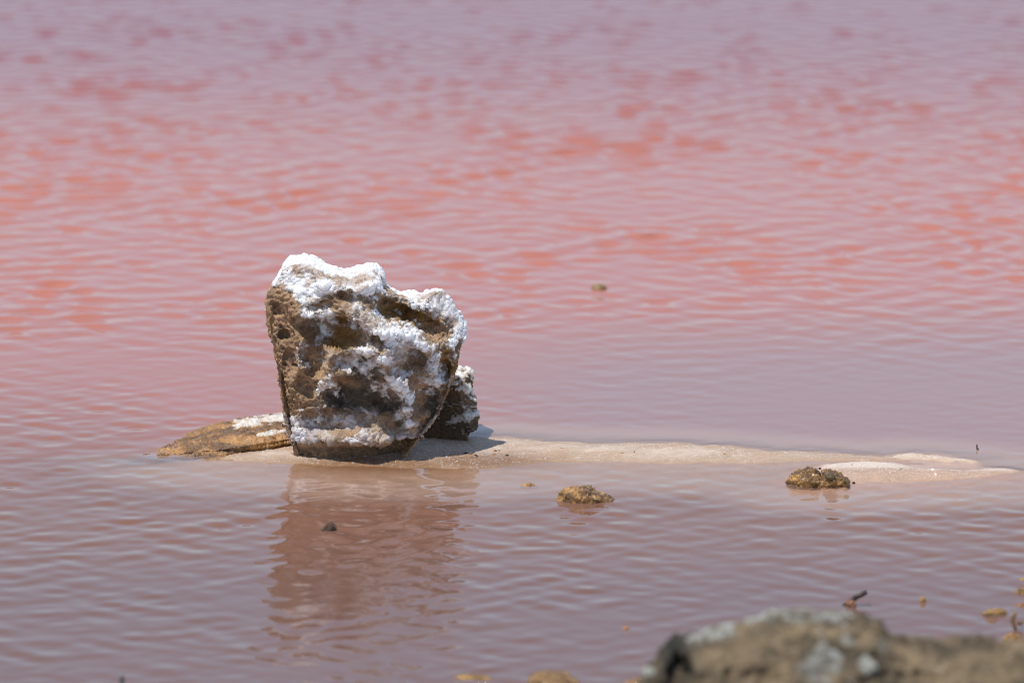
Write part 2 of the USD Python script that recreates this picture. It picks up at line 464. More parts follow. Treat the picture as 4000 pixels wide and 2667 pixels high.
wm.CreateFaceVertexCountsAttr(Vt.IntArray.FromNumpy(np.full(len(wf), 3, np.int32)))
wm.CreateFaceVertexIndicesAttr(Vt.IntArray.FromNumpy(wf.astype(np.int32).ravel()))
wm.CreateSubdivisionSchemeAttr('none')
wm.CreateNormalsAttr(Vt.Vec3fArray.FromNumpy(N.astype(np.float32)))
wm.SetNormalsInterpolation('vertex')
UsdShade.MaterialBindingAPI.Apply(wm.GetPrim()).Bind(water_mat)
primvars(wm, murk=murk, tint=w_tint)
tag(wm.GetPrim(), 'pink rippled salt lake water filling the whole view', kind='structure')


# ------------------------------------------------------------------ rocks
ICO = {n: trimesh.creation.icosphere(n) for n in (3, 4, 5)}


def sphere(n):
    if n not in ICO:
        ICO[n] = trimesh.creation.icosphere(n)
    return np.array(ICO[n].vertices), np.array(ICO[n].faces)


def outline_body(outline, y0, front, back, level, power=2.5, power_back=2.2, smooth_r=2, centre=None):
    """A closed stone whose outline, seen square on at distance y0, is the surveyed polygon; front and back are its half-depths."""
    o = at_distance(*np.asarray(outline, float).T, y0)[:, [0, 2]]
    c = o.mean(0) if centre is None else at_distance(np.array([centre[0]]), np.array([centre[1]]), y0)[0, [0, 2]]
    closed = np.vstack([o, o[:1]])
    t = np.linspace(0, 1, 40, endpoint=False)[:, None]
    dense = np.vstack([p * (1 - t) + q * t for p, q in zip(closed[:-1], closed[1:])]) - c
    th, r = np.arctan2(dense[:, 1], dense[:, 0]), np.hypot(dense[:, 0], dense[:, 1])
    s = np.argsort(th)
    th, r = th[s], r[s]
    grid = np.linspace(-np.pi, np.pi, 1440, endpoint=False)
    rg = ndimage.gaussian_filter1d(np.interp(grid, th, r, period=2 * np.pi), smooth_r, mode='wrap')
    n, f = sphere(level)
    theta, sr = np.arctan2(n[:, 2], n[:, 0]), np.hypot(n[:, 0], n[:, 2])
    fr = n[:, 1] < 0
    pw = np.where(fr, power, power_back)
    g, h = sr ** (2 / pw), np.abs(n[:, 1]) ** (2 / pw)
    rr = np.interp(theta, grid, rg, period=2 * np.pi) * g
    v = np.stack([c[0] + rr * np.cos(theta), y0 + np.where(fr, -front, back) * h, c[1] + rr * np.sin(theta)], 1)
    return v, f, -n[:, 1]


def crust(v, f, n, t):
    """Sheet lifted off a stone by t along its normals; where t is below zero it stays buried, so its edge is organic."""
    keep = (t[f] > -0.0012).any(1)
    f = f[keep]
    ids = np.unique(f)
    m = np.full(len(v), -1)
    m[ids] = np.arange(len(ids))
    return (v + n * np.maximum(t, -0.002)[:, None])[ids], m[f], ids


def islands(v, f):
    """Connected patches of a sheet, largest first."""
    from scipy.sparse import coo_matrix
    from scipy.sparse.csgraph import connected_components
    e = np.vstack([f[:, [0, 1]], f[:, [1, 2]]])
    k, lab = connected_components(coo_matrix((np.ones(len(e)), (e[:, 0], e[:, 1])), (len(v), len(v))), False)
    fl = lab[f[:, 0]]
    order = np.argsort(-np.bincount(fl, minlength=k))
    return [np.nonzero(fl == i)[0] for i in order if (fl == i).sum()]


def put_patches(name, v, f, mat_, parent, least, most=40, **pv):
    """Every patch of crust as its own part; the crumbs below the size limit together."""
    isl = islands(v, f)
    big = [i for i in isl if len(i) >= least][:most]
    rest = isl[len(big):]
    for i in big:
        ids, inv = np.unique(f[i], return_inverse=True)
        put(name, v[ids], inv.reshape(-1, 3), mat_, parent, **{k: a[ids] for k, a in pv.items()})
    if rest:
        i = np.concatenate(rest)
        ids, inv = np.unique(f[i], return_inverse=True)
        p = put('salt_crumbs' if 'salt' in name else 'lichen_specks', v[ids], inv.reshape(-1, 3), mat_, parent, **{k: a[ids] for k, a in pv.items()})
        p.SetCustomDataByKey('kind', 'stuff')


def salt_grain(p):
    lump = fbm(p * 70, 3, 81) - 0.5
    knob = 1 - np.abs(2 * noise(p * 210, 83) - 1)
    fine = noise(p * 460, 85) - 0.5
    grit = noise(p * 900, 87) - 0.5
    ridge = 0.5 - np.abs(2 * noise(p * 300 + 7, 89) - 1)
    return 0.0046 * lump + 0.0010 * (noise(p * 240, 83) - 0.5) + 0.0008 * ridge + 0.0012 * fine + 0.0006 * grit


def push(v, d):
    v = v.copy()
    k = (d / v[:, 1])[:, None]
    return v + k * (v - [0, 0, CAM_H])


def chisel(v, seed, count, cut, least=0.4, sharp=1.0, floor_n=-0.12):
    """Plane cuts facing mostly towards or away from the outline's plane, so broken facets with real edges appear."""
    g = np.random.default_rng(seed)
    c = v.mean(0)
    done = 0
    while done < count:
        n = g.normal(size=3)
        n /= np.linalg.norm(n)
        if abs(n[1]) < least or n[1] > 0.6 or n[2] > 0.5 or n[2] < floor_n or abs(n[0]) > 0.75:
            continue
        done += 1
        h = (v - c) @ n
        over = np.maximum(0, h - (h.max() - cut * g.uniform(0.5, 1.3)))
        v = v - (sharp * over)[:, None] * n
    return v


def refine(f, *arrays):
    """Each triangle into four; the arrays (per vertex) are interpolated at the new edge midpoints."""
    e = np.sort(np.vstack([f[:, [0, 1]], f[:, [1, 2]], f[:, [2, 0]]]), 1)
    u, inv = np.unique(e, axis=0, return_inverse=True)
    inv = inv.reshape(3, -1) + len(arrays[0])
    a, b, c = f.T
    ab, bc, ca = inv
    nf = np.vstack([np.stack(t, 1) for t in ((a, ab, ca), (ab, b, bc), (ca, bc, c), (ab, bc, ca))])
    return (nf,) + tuple(np.concatenate([x, 0.5 * (x[u[:, 0]] + x[u[:, 1]])]) for x in arrays)


# --- the big salt-capped rock
ROCK = [(1180, 1012), (1220, 1019), (1260, 1045), (1317, 1059), (1363, 1073), (1392, 1065), (1426, 1053), (1464, 1056), (1484, 1082), (1510, 1137),
        (1558, 1160), (1610, 1162), (1659, 1171), (1679, 1151), (1725, 1142), (1751, 1160), (1759, 1180), (1805, 1194), (1828, 1211), (1830, 1271),
        (1811, 1346), (1791, 1426), (1759, 1501), (1736, 1558), (1702, 1622), (1656, 1679), (1616, 1736), (1585, 1775), (1545, 1850), (1352, 1860),
        (1237, 1865), (1165, 1862), (1150, 1790), (1143, 1740), (1122, 1702), (1114, 1627), (1108, 1570), (1085, 1444), (1065, 1352), (1042, 1294), (1036, 1226),
        (1050, 1128), (1082, 1093), (1102, 1048), (1134, 1025)]
RY = 7.897
v, f, frontness = outline_body(ROCK, RY, 0.085, 0.105, 7, 3.0, 3.4, 1, (1430, 1420))
u0, v0 = survey(v)
fw = smoothstep(frontness, 0.05, 0.45)
# the face leans back towards the top, and the left flank is a plane of its own
zrel = (v[:, 2] - 0.14) / 0.14
back_off = 0.025 * np.clip(zrel + 0.2, -1.2, 1.3)
back_off += fw * 0.03 * smoothstep(1250 - u0, 0, 200)
back_off += fw * 0.02 * smoothstep(u0, 1560, 1820)
back_off += fw * 0.034 * smoothstep(v0, 1380, 1640) * (1 - 0.45 * smoothstep(v0, 1660, 1740))
v = push(v, back_off)
v = chisel(v, 12, 15, 0.016, 0.5)
u0, v0 = survey(v)
hollows = [(1300, 1300, 105, 55, 0.026, 8), (1225, 1400, 42, 62, 0.016, -15), (1400, 1425, 85, 42, 0.014, 15), (1420, 1545, 130, 62, 0.016, 0),
           (1545, 1215, 60, 48, 0.018, 20), (1630, 1255, 90, 26, 0.012, 18), (1365, 1160, 42, 20, 0.010, 0), (1250, 1195, 45, 16, 0.009, -10),
           (1108, 1312, 19, 15, 0.010, 0), (1085, 1210, 22, 22, 0.006, 0), (1475, 1330, 28, 30, 0.012, 0), (1625, 1400, 32, 36, 0.014, 0),
           (1560, 1440, 34, 22, 0.009, 20), (1735, 1450, 26, 36, 0.012, 0), (1300, 1650, 120, 40, 0.010, 0), (1495, 1650, 70, 60, 0.010, 0),
           (1170, 1260, 30, 26, 0.006, 0), (1200, 1500, 40, 50, 0.007, 0), (1130, 1420, 22, 40, 0.005, 0), (1660, 1560, 40, 50, 0.010, 30)]
ridges = [([(1380, 1215), (1470, 1265), (1560, 1310), (1660, 1345)], 62, 0.016), ([(1480, 1320), (1530, 1420), (1570, 1520), (1600, 1640)], 55, 0.014),
          ([(1090, 1120), (1150, 1200), (1190, 1330), (1190, 1450)], 55, 0.010), ([(1290, 1400), (1380, 1390), (1470, 1350)], 30, 0.010),
          ([(1115, 1690), (1250, 1705), (1420, 1712), (1600, 1705)], 50, 0.004), ([(1600, 1190), (1720, 1190), (1790, 1230)], 50, 0.010),
          ([(1260, 1100), (1400, 1120), (1460, 1100)], 50, 0.010), ([(1720, 1330), (1700, 1440)], 40, 0.010), ([(1190, 1240), (1300, 1250)], 26, 0.008)]
for cx, cy, rx, ry, d, an in hollows:
    wob = 1 + 0.5 * (fbm(v * 60, 3, 7) - 0.5)
    b = blob(u0, v0, cx, cy, rx * 1.15, ry * 1.15, an)
    v[:, 1] += fw * 1.75 * d * smoothstep(b * wob, 0.18, 0.62)
for pts, w, d in ridges:
    b = stroke(u0, v0, pts, w)
    v[:, 1] -= fw * d * smoothstep(b, 0.0, 0.9)
# undercut foot below the salt skirt
foot = smoothstep(v0 + 70 * (fbm(v * 38, 3, 13) - 0.5) + 14 * np.sin(u0 / 60.0), 1722, 1756)
v[:, 1] += fw * foot * (0.004 + 0.040 * smoothstep(u0, 1250, 1480))
nn = normals(v, f)
disp = 0.011 * (fbm(v * 28, 4, 1) - 0.5) + 0.009 * (fbm(v * 80, 4, 2) - 0.5) + (0.0042 * (noise(v * 230, 3) - 0.5) + 0.0022 * (noise(v * 480, 4) - 0.5)) * (0.3 + 0.7 * smoothstep(np.abs(frontness), 0.05, 0.3)) - 0.0012
pits = smoothstep(noise(v * 95 + 3.3, 9), 0.70, 0.86)
disp -= 0.006 * smoothstep(noise(v * 170 + 1.1, 14), 0.68, 0.85) * 0.5
disp -= 0.0045 * pits * (0.35 + 0.65 * smoothstep(1330 - u0, 0, 150))
v = v + nn * disp[:, None]
nn = normals(v, f)
u1, v1 = survey(v)
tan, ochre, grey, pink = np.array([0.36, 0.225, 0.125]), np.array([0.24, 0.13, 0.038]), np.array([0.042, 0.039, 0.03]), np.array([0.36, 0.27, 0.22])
wo = smoothstep(np.maximum.reduce([blob(u1, v1, 1330, 1300, 120, 80), blob(u1, v1, 1580, 1230, 140, 60), blob(u1, v1, 1750, 1440, 60, 120)]) + 0.7 * (fbm(v * 45, 3, 17) - 0.5), 0.25, 0.8)[:, None]
wg = smoothstep(np.maximum.reduce([blob(u1, v1, 1420, 1450, 130, 75, 20), 0.8 * blob(u1, v1, 1560, 1600, 90, 110), 0.95 * blob(u1, v1, 1400, 1570, 210, 90), 0.8 * blob(u1, v1, 1690, 1560, 50, 120)]) + 0.8 * (fbm(v * 55, 4, 19) - 0.5), 0.3, 0.85)[:, None]  # dark lichen, its colour deepened where the lower face lies in shade
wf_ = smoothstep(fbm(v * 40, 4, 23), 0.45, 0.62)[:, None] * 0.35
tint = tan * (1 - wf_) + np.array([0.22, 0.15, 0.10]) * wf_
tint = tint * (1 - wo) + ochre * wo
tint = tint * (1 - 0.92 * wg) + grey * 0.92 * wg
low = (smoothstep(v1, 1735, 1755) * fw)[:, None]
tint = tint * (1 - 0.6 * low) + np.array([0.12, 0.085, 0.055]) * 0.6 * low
ROCKP = thing('salt_rock', 'large brown heart-shaped rock capped with thick white salt on the pale spit', 'rock')

cover = np.full(len(v), -2.0)
fr_ = frontness > -0.12


def add(val):
    global cover
    cover = np.maximum(cover, val)


capline = np.interp(u1, [1030, 1060, 1100, 1150, 1190, 1230, 1290, 1330, 1370, 1420, 1470, 1500, 1530, 1560, 1600, 1660, 1720, 1780, 1840],
                    [1090, 1105, 1120, 1165, 1205, 1190, 1165, 1150, 1165, 1180, 1165, 1150, 1152, 1168, 1200, 1225, 1240, 1265, 1280])
add(np.clip((capline - v1) / 26, -2, 1.3))
for pts, w in [([(1190, 1225), (1240, 1235), (1290, 1225)], 36), ([(1265, 1270), (1270, 1295)], 17), ([(1230, 1240), (1300, 1260)], 24),
               ([(1390, 1180), (1400, 1225), (1440, 1255)], 36), ([(1430, 1250), (1480, 1275), (1540, 1305), (1600, 1320), (1650, 1345)], 46),
               ([(1500, 1300), (1540, 1350), (1620, 1370)], 40), ([(1445, 1310), (1450, 1370)], 26), ([(1280, 1375), (1275, 1365)], 16),
               ([(1310, 1400), (1370, 1395), (1420, 1380), (1465, 1355)], 23), ([(1315, 1415), (1310, 1425)], 20), ([(1178, 1340), (1180, 1410), (1215, 1432)], 12),
               ([(1440, 1430), (1500, 1410), (1570, 1400)], 34), ([(1450, 1460), (1445, 1480)], 16), ([(1540, 1450), (1590, 1460)], 26),
               ([(1530, 1480), (1570, 1510), (1600, 1570)], 32), ([(1500, 1525), (1520, 1560)], 20), ([(1560, 1620), (1600, 1600), (1590, 1660)], 30),
               ([(1570, 1670), (1620, 1650)], 16), ([(1780, 1230), (1800, 1290)], 48), ([(1700, 1350), (1730, 1340), (1760, 1350)], 24),
               ([(1690, 1370), (1695, 1450)], 30), ([(1700, 1490), (1690, 1510)], 18), ([(1640, 1480), (1720, 1510)], 17), ([(1770, 1390), (1780, 1400)], 12),
               ([(1265, 1505), (1310, 1505)], 16), ([(1245, 1535), (1260, 1525)], 14), ([(1290, 1470)], 12), ([(1310, 1535)], 10), ([(1240, 1590)], 15),
               ([(1160, 1655), (1200, 1680), (1250, 1700)], 46), ([(1120, 1705), (1300, 1712)], 34), ([(1290, 1718), (1430, 1722)], 20), ([(1330, 1690), (1340, 1725)], 18),
               ([(1420, 1712), (1520, 1708), (1618, 1716)], 34), ([(1480, 1690), (1590, 1690)], 16), ([(1690, 1590), (1660, 1610)], 9)]:
    add(np.clip(stroke(u1, v1, pts, w) * (w / 26.0), -2, 1.2))
back_cover = np.clip((v[:, 2] - 0.16) / 0.07 + 2.4 * (fbm(v * 22, 3, 29) - 0.5) + nn[:, 2] * 0.7, -2, 1.2)
sparse = np.clip(2.6 * (fbm(v * 36, 4, 31) - 0.60) * 2.2 + 0.5 * nn[:, 2], -2, 0.55)
cover = np.where(fr_, np.maximum(cover, np.where((u1 > 1230) | (v1 > 1600), sparse, -2)), back_cover)
cover = cover + 2.6 * (fbm(v * 62, 4, 33) - 0.5) + 1.4 * (noise(v * 190, 34) - 0.5)
cover = np.where((foot > 0.4) & (v1 > 1690), -2, cover)
film = (smoothstep(cover + 0.5 * (noise(v * 380, 38) - 0.5), -0.4, 0.15) * 0.3)[:, None]
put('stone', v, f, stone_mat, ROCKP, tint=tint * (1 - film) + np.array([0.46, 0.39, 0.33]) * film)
keepf = f[(cover[f] > -0.7).any(1)]
kid = np.unique(keepf)
km = np.full(len(v), -1)
km[kid] = np.arange(len(kid))
f2_, v2_, n2_, c2_ = refine(km[keepf], v[kid], nn[kid], cover[kid])
n2_ /= np.linalg.norm(n2_, axis=1, keepdims=True)
c2_ = c2_ + 0.7 * (noise(v2_ * 600, 35) - 0.5)
vary = 0.35 + 1.1 * smoothstep(fbm(v2_ * 26, 3, 36), 0.3, 0.7)
thick = vary * (np.clip(c2_, -1, 1) * 0.0024 + 0.85 * salt_grain(v2_) * smoothstep(c2_, -0.9, 0.9)) - 0.0006
sv, sf, ids = crust(v2_, f2_, n2_, thick)
sn = fbm(sv * 70, 3, 37)[:, None]
thin_ = smoothstep(thick[ids], 0.0000, 0.0020)[:, None]
su, sv2 = survey(sv)
shade_tan = np.clip(smoothstep(sv2, 1580, 1680) * 1.2 + 0.5 * blob(su, sv2, 1560, 1420, 120, 70) + 0.5 * blob(su, sv2, 1700, 1260, 120, 50), 0, 1)[:, None] * (0.35 + 0.65 * smoothstep(fbm(sv * 50, 3, 39), 0.3, 0.55)[:, None])  # shade of the overhang painted into the low salt, plus two tanner patches
pure = np.array([0.88, 0.89, 0.90]) * (1 - shade_tan) + np.array([0.42, 0.36, 0.35]) * shade_tan
salt_tint = (pure * (1 - 0.10 * sn)) * thin_ + np.array([0.40, 0.31, 0.24]) * (1 - thin_)
put_patches('salt_crust', sv, sf, salt_mat, ROCKP, 700, tint=salt_tint)

# --- the layered rock behind it
BACK = [(1700, 1566), (1740, 1510), (1776, 1484), (1794, 1470), (1812, 1476), (1832, 1468), (1842, 1480), (1842, 1492), (1849, 1502), (1850, 1543), (1864, 1557),
        (1858, 1575), (1860, 1598), (1867, 1624), (1865, 1660), (1848, 1678), (1833, 1690), (1828, 1704), (1834, 1722), (1833, 1752), (1760, 1760), (1640, 1760),
        (1610, 1700), (1640, 1620)]
v, f, frontness = outline_body(BACK, 7.998, 0.050, 0.075, 6, 3.0, 2.4, 2, (1745, 1620))
u0, v0 = survey(v)
fw = smoothstep(frontness, -0.1, 0.3)
ledge = lambda yy, w, d: d * np.exp(-((v0 - yy - 8 * np.sin(u0 / 21.0)) / w) ** 2)
v[:, 1] += fw * (ledge(1596, 9, 0.034) + ledge(1640, 8, 0.012) + ledge(1700, 14, 0.02) + ledge(1720, 30, 0.018) - ledge(1665, 16, 0.010) - ledge(1560, 14, 0.012))
v[:, 1] += 0.05 * smoothstep(1560 - v0, 0, 90)
v[:, 1] -= 0.014 * blob(u0, v0, 1826, 1478, 16, 14)
v = chisel(v, 5, 9, 0.016, 0.45)
nn = normals(v, f)
v = v + nn * (0.010 * (fbm(v * 34, 4, 101) - 0.5) + 0.006 * (fbm(v * 90, 3, 102) - 0.5) + 0.0035 * (noise(v * 260, 103) - 0.5))[:, None]
nn = normals(v, f)
u1, v1 = survey(v)
tw = fbm(v * 40, 4, 105)[:, None]
tint = np.array([0.22, 0.14, 0.075]) * tw + np.array([0.08, 0.06, 0.042]) * (1 - tw)
BACKP = thing('layered_rock', 'smaller layered rock with a salty top, half hidden behind the right of the large rock', 'rock')
put('stone', v, f, stone_mat, BACKP, tint=tint)
cov = np.maximum(np.clip((1532 - v1) / 34, -2, 0.35), np.clip(stroke(u1, v1, [(1780, 1640), (1862, 1620)], 22) * 0.8, -2, 0.7))
cov = np.maximum(cov, np.clip(stroke(u1, v1, [(1835, 1550), (1862, 1566)], 12) * 0.8, -2, 0.7))
cov = np.maximum(cov, 1.3 * nn[:, 2] - 0.85)
cov = np.where(blob(u1, v1, 1830, 1484, 13, 10) > 0.4, -1.5, cov)
cov = np.where(v1 > 1690, -2, cov) + 2.2 * (fbm(v * 70, 4, 107) - 0.5) + 1.2 * (noise(v * 210, 108) - 0.5)
th = np.clip(cov, -1, 1) * 0.003 + salt_grain(v) * 0.7 * smoothstep(cov, -0.4, 0.6) - 0.0006
sv, sf, ids = crust(v, f, nn, th)
t3 = smoothstep(th[ids], 0.0, 0.0022)[:, None]
put_patches('salt_crust', sv, sf, salt_mat, BACKP, 250, tint=np.array([0.74, 0.72, 0.68]) * t3 + np.array([0.42, 0.34, 0.26]) * (1 - t3))

# --- the flat slab on the left: a loft over five surveyed lines
L = lambda pts: np.asarray(pts, float)
us = np.arange(560, 1330, 1.0)
top_v = np.interp(us, [560, 620, 690, 730, 764, 798, 866, 925, 968, 1010, 1053, 1108, 1200, 1330], [1770, 1757, 1728, 1702, 1681, 1667, 1650, 1641, 1637, 1627, 1618, 1614, 1612, 1618])
top_z = np.interp(us, [560, 640, 730, 860, 1000, 1330], [-0.005, -0.001, 0.003, 0.012, 0.019, 0.027])
mid_v = np.interp(us, [560, 640, 700, 760, 860, 960, 1060, 1120, 1330], [1778, 1766, 1748, 1738, 1730, 1722, 1708, 1690, 1690])
mid_z = np.interp(us, [560, 640, 730, 860, 1000, 1330], [-0.005, -0.001, 0.003, 0.010, 0.015, 0.019])
lip_v = np.interp(us, [560, 640, 700, 760, 860, 960, 1060, 1120, 1330], [1783, 1774, 1768, 1762, 1752, 1740, 1724, 1712, 1712])
lip_z = np.interp(us, [560, 640, 730, 860, 1000, 1330], [-0.004, 0.0005, 0.004, 0.008, 0.012, 0.015])
bot_v = np.interp(us, [560, 640, 700, 760, 860, 960, 1060, 1120, 1330], [1790, 1786, 1789, 1788, 1780, 1766, 1752, 1738, 1738])
bot_z = np.interp(us, [560, 700, 860, 1330], [-0.006, -0.003, 0.0, 0.004])
rows = []
tp, mp, lp, bp = at_height(us, top_v, 0) * 0, None, None, None
per = lambda vv, zz: np.stack([at_height(np.array([a]), np.array([b]), c)[0] for a, b, c in zip(us, vv, zz)])
tp, mp, lp, bp = per(top_v, top_z), per(mid_v, mid_z), per(lip_v, lip_z), per(bot_v, bot_z)
back1, back0 = tp + [0, 0.05, -0.012], tp + [0, 0.11, -0.05]
und = bp + [0, -0.035, -0.03]
keys = [back0, back1, tp, mp, lp, lp * [1, 1, 0.35] + [0, -0.001, 0], bp, und]
kpos = np.cumsum([0] + [24, 18, 34, 14, 8, 12, 12])
tt = np.arange(kpos[-1] + 1)
K = np.stack(keys)
sl = np.stack([[np.interp(tt, kpos, K[:, i, j]) for j in range(3)] for i in range(len(us))])   # (n, 3, rows)
sl = ndimage.gaussian_filter1d(sl, 1.1, axis=2)
S = np.transpose(sl, (2, 0, 1)).reshape(-1, 3)
sfaces = grid_faces(len(us), len(tt))[:, ::-1]
nn = normals(S, sfaces)
if nn[:, 2].mean() < 0:
    sfaces = sfaces[:, ::-1]
    nn = -nn
Sq = S * [48, 60, 60]
S = S + nn * (0.013 * (fbm(Sq, 4, 121) - 0.5) + 0.0075 * (fbm(S * [110, 130, 130], 4, 122) - 0.5) + 0.0028 * (noise(S * 300, 123) - 0.5))[:, None]
strata = np.sin(S[:, 2] * 900 + 4 * fbm(S * 20, 3, 124))
S = S + nn * (0.0012 * 0.8 * strata * (1 - np.abs(nn[:, 2])))[:, None]
nn = normals(S, sfaces)
u1, v1 = survey(S)
tw = fbm(S * [46, 55, 55], 4, 125)[:, None]
tw = smoothstep(tw, 0.3, 0.7)
tint = np.array([0.46, 0.24, 0.08]) * tw + np.array([0.17, 0.088, 0.032]) * (1 - tw)
SLABP = thing('slab_rock', 'flat wet ochre slab rock sloping into the water at the left of the large rock', 'rock')
put('stone', S, sfaces, wet_stone_mat, SLABP, tint=tint)
cov = np.maximum(stroke(u1, v1, [(925, 1655), (1010, 1640), (1110, 1630), (1250, 1630)], 24) * 1.2, stroke(u1, v1, [(1010, 1697), (1060, 1687), (1115, 1680)], 11) * 1.0)
cov = np.where(nn[:, 2] > 0.1, cov, -2) + 2.6 * (fbm(S * [60, 110, 110], 4, 127) - 0.5)
th = np.clip(cov, -1, 1) * 0.0014 + salt_grain(S) * 0.55 * smoothstep(cov, -0.4, 0.6) - 0.0005
sv, sf, ids = crust(S, sfaces, nn, th)
t3 = smoothstep(th[ids], 0.0, 0.0018)[:, None]
put_patches('salt_crust', sv, sf, salt_mat, SLABP, 120, tint=np.array([0.76, 0.75, 0.73]) * t3 + np.array([0.5, 0.4, 0.3]) * (1 - t3))


# --- mud lumps and crumbs standing in the water
def lump(name, label, category, outline, level, depth_ratio=0.8, seed=0, mat_=mud_mat, colours=((0.46, 0.25, 0.08), (0.19, 0.10, 0.034)),
         rough=1.0, base_v=None, extra=None, group=None, parts=None):
    o = np.asarray(outline, float)
    bv = o[:, 1].max() if base_v is None else base_v
    y0 = at_height(np.array([o[:, 0].mean()]), np.array([bv]))[0, 1]
    w = at_distance(np.array([o[:, 0].max()]), np.array([bv]), y0)[0, 0] - at_distance(np.array([o[:, 0].min()]), np.array([bv]), y0)[0, 0]
    hd = w * depth_ratio / 2
    y0 += hd * 0.8
    v, f, fr = outline_body(o, y0, hd, hd, level, 2.1, 2.1, 3)
    s = w / 0.04
    nn = normals(v, f)
    q = v / w
    d = 0.18 * (fbm(q * 4.5, 3, seed) - 0.5) + 0.16 * (fbm(q * 11, 3, seed + 1) - 0.5) + 0.09 * (noise(q * 28, seed + 2) - 0.5)
    v = v + nn * (d * w * 0.5 * rough)[:, None]
    t = smoothstep(fbm(q * 7, 4, seed + 3), 0.35, 0.65)[:, None]
    tint = np.array(colours[0]) * t + np.array(colours[1]) * (1 - t)
    p = thing(name, label, category, group)
    put('mud_body' if mat_ is mud_mat else 'stone', v, f, mat_ if level > 4 else damp_mud_mat, p, tint=tint)
    return p, v, f, y0


def skirted(top, drop=40):
    """Close a surveyed top line below the waterline."""
    o = list(top)
    drop = drop if drop < 12 else max(drop, 0.35 * (top[-1][0] - top[0][0]) + 8)
    return o + [(top[-1][0] - 4, top[-1][1] + drop), (top[0][0] + 4, top[0][1] + drop)]


lump('mud_lump', 'glistening brown mud lump alone in the water in front of the spit', 'mud lump',
     skirted([(2172, 1952), (2185, 1937), (2196, 1918), (2212, 1911), (2235, 1909), (2262, 1904), (2285, 1899), (2310, 1897), (2318, 1912), (2335, 1923), (2355, 1926), (2375, 1934), (2396, 1952)]),
     6, 0.75, 201, base_v=1962)
p, *_ = lump('mud_lump', 'wet knobbly double mud lump with dark patches, left of the short brown spit', 'mud lump',
             skirted([(3070, 1885), (3075, 1870), (3090, 1853), (3110, 1846), (3130, 1842), (3160, 1840), (3185, 1839), (3198, 1850), (3206, 1858), (3214, 1857), (3222, 1846), (3240, 1843),
                      (3258, 1846), (3270, 1854), (3290, 1862), (3310, 1868), (3322, 1876), (3330, 1888)]),
             6, 0.6, 211, base_v=1900, rough=1.2)
for a, b, sd in [((3150, 1862), (3192, 1885), 215), ((3296, 1868), (3316, 1886), 219), ((3222, 1848), (3262, 1872), 223)]:
    o = [(a[0] + (b[0] - a[0]) * (0.5 + 0.5 * math.cos(t)), a[1] + (b[1] - a[1]) * (0.5 + 0.5 * math.sin(t))) for t in np.linspace(0, 6.28, 14, endpoint=False)]
    y0 = at_height(np.array([3200.0]), np.array([1899.0]))[0, 1] + 0.004
    v, f, fr = outline_body(o, y0, 0.012, 0.02, 4, 2.2, 2.2, 3)
    q = v / 0.03
    v = v + normals(v, f) * (0.003 * (fbm(q * 5, 3, sd) - 0.5) + 0.002 * (noise(q * 16, sd) - 0.5))[:, None]
    put('mud_knob', v, f, mud_mat, p, tint=np.array([0.13, 0.085, 0.03]) + 0 * v)

lump('mud_lump', 'tiny flat brown mud crumb left of the lone glistening mud lump', 'mud lump',
     skirted([(2030, 1897), (2050, 1893), (2064, 1890), (2072, 1888), (2082, 1893), (2104, 1897)], 9), 4, 0.8, 231, base_v=1899)
lump('pebble', 'small dark round pebble in the reflection of the large rock', 'pebble',
     skirted([(1254, 2070), (1266, 2056), (1280, 2042), (1298, 2039), (1311, 2050), (1314, 2070)], 26), 5, 0.9, 241, base_v=2074,
     colours=((0.15, 0.075, 0.03), (0.06, 0.032, 0.015)))
lump('mud_lump', 'blurred tan mud lump far out in the pink water beyond the spit', 'mud lump',
     skirted([(2308, 1126), (2316, 1114), (2332, 1108), (2350, 1108), (2362, 1114), (2372, 1127)], 14), 4, 0.8, 251, base_v=1130,
     colours=((0.34, 0.23, 0.12), (0.26, 0.17, 0.09)))
lump('mud_lump', 'small ochre mud lump with a dark end, near the right edge above the foreground boulder', 'mud lump',
     skirted([(3835, 2396), (3852, 2384), (3872, 2376), (3895, 2377), (3915, 2376), (3926, 2385), (3942, 2399)], 30), 5, 0.6, 261, base_v=2404,
     colours=((0.42, 0.24, 0.07), (0.2, 0.11, 0.04)), rough=1.2)
lump('mud_lump', 'ochre mud lump cut by the right edge of the view, upper of the edge crumbs', 'mud lump',
     skirted([(3962, 2314), (3978, 2300), (4000, 2296), (4030, 2298), (4050, 2316)], 30), 5, 0.7, 265, base_v=2320,
     colours=((0.40, 0.24, 0.08), (0.22, 0.12, 0.04)))
lump('mud_lump', 'flat ochre mud crumb at the very right edge, topmost of the edge crumbs', 'mud lump',
     skirted([(3955, 2266), (3985, 2260), (4030, 2258), (4060, 2268)], 18), 4, 0.8, 267, base_v=2270,
     colours=((0.40, 0.24, 0.08), (0.22, 0.12, 0.04)))
lump('mud_lump', 'flat rusty mud crumb at the right edge just below the edge lumps', 'mud lump',
     skirted([(3962, 2364), (3985, 2356), (4020, 2356), (4040, 2366)], 18), 4, 0.8, 268, base_v=2368, colours=((0.36, 0.17, 0.07), (0.22, 0.10, 0.04)))
lump('mud_lump', 'orange mud lump rising behind the right end of the foreground boulder', 'mud lump',
     skirted([(3915, 2492), (3930, 2478), (3950, 2472), (3972, 2474), (3990, 2484), (4002, 2500)], 30), 5, 0.7, 271, base_v=2504,
     colours=((0.48, 0.25, 0.07), (0.28, 0.14, 0.05)))
lump('pebble', 'tiny ochre pebble in the water right of the leaning twig', 'pebble',
     skirted([(3593, 2345), (3596, 2333), (3604, 2328), (3614, 2334), (3618, 2346)], 14), 4, 0.9, 273, base_v=2349, colours=((0.48, 0.26, 0.08), (0.35, 0.19, 0.06)))
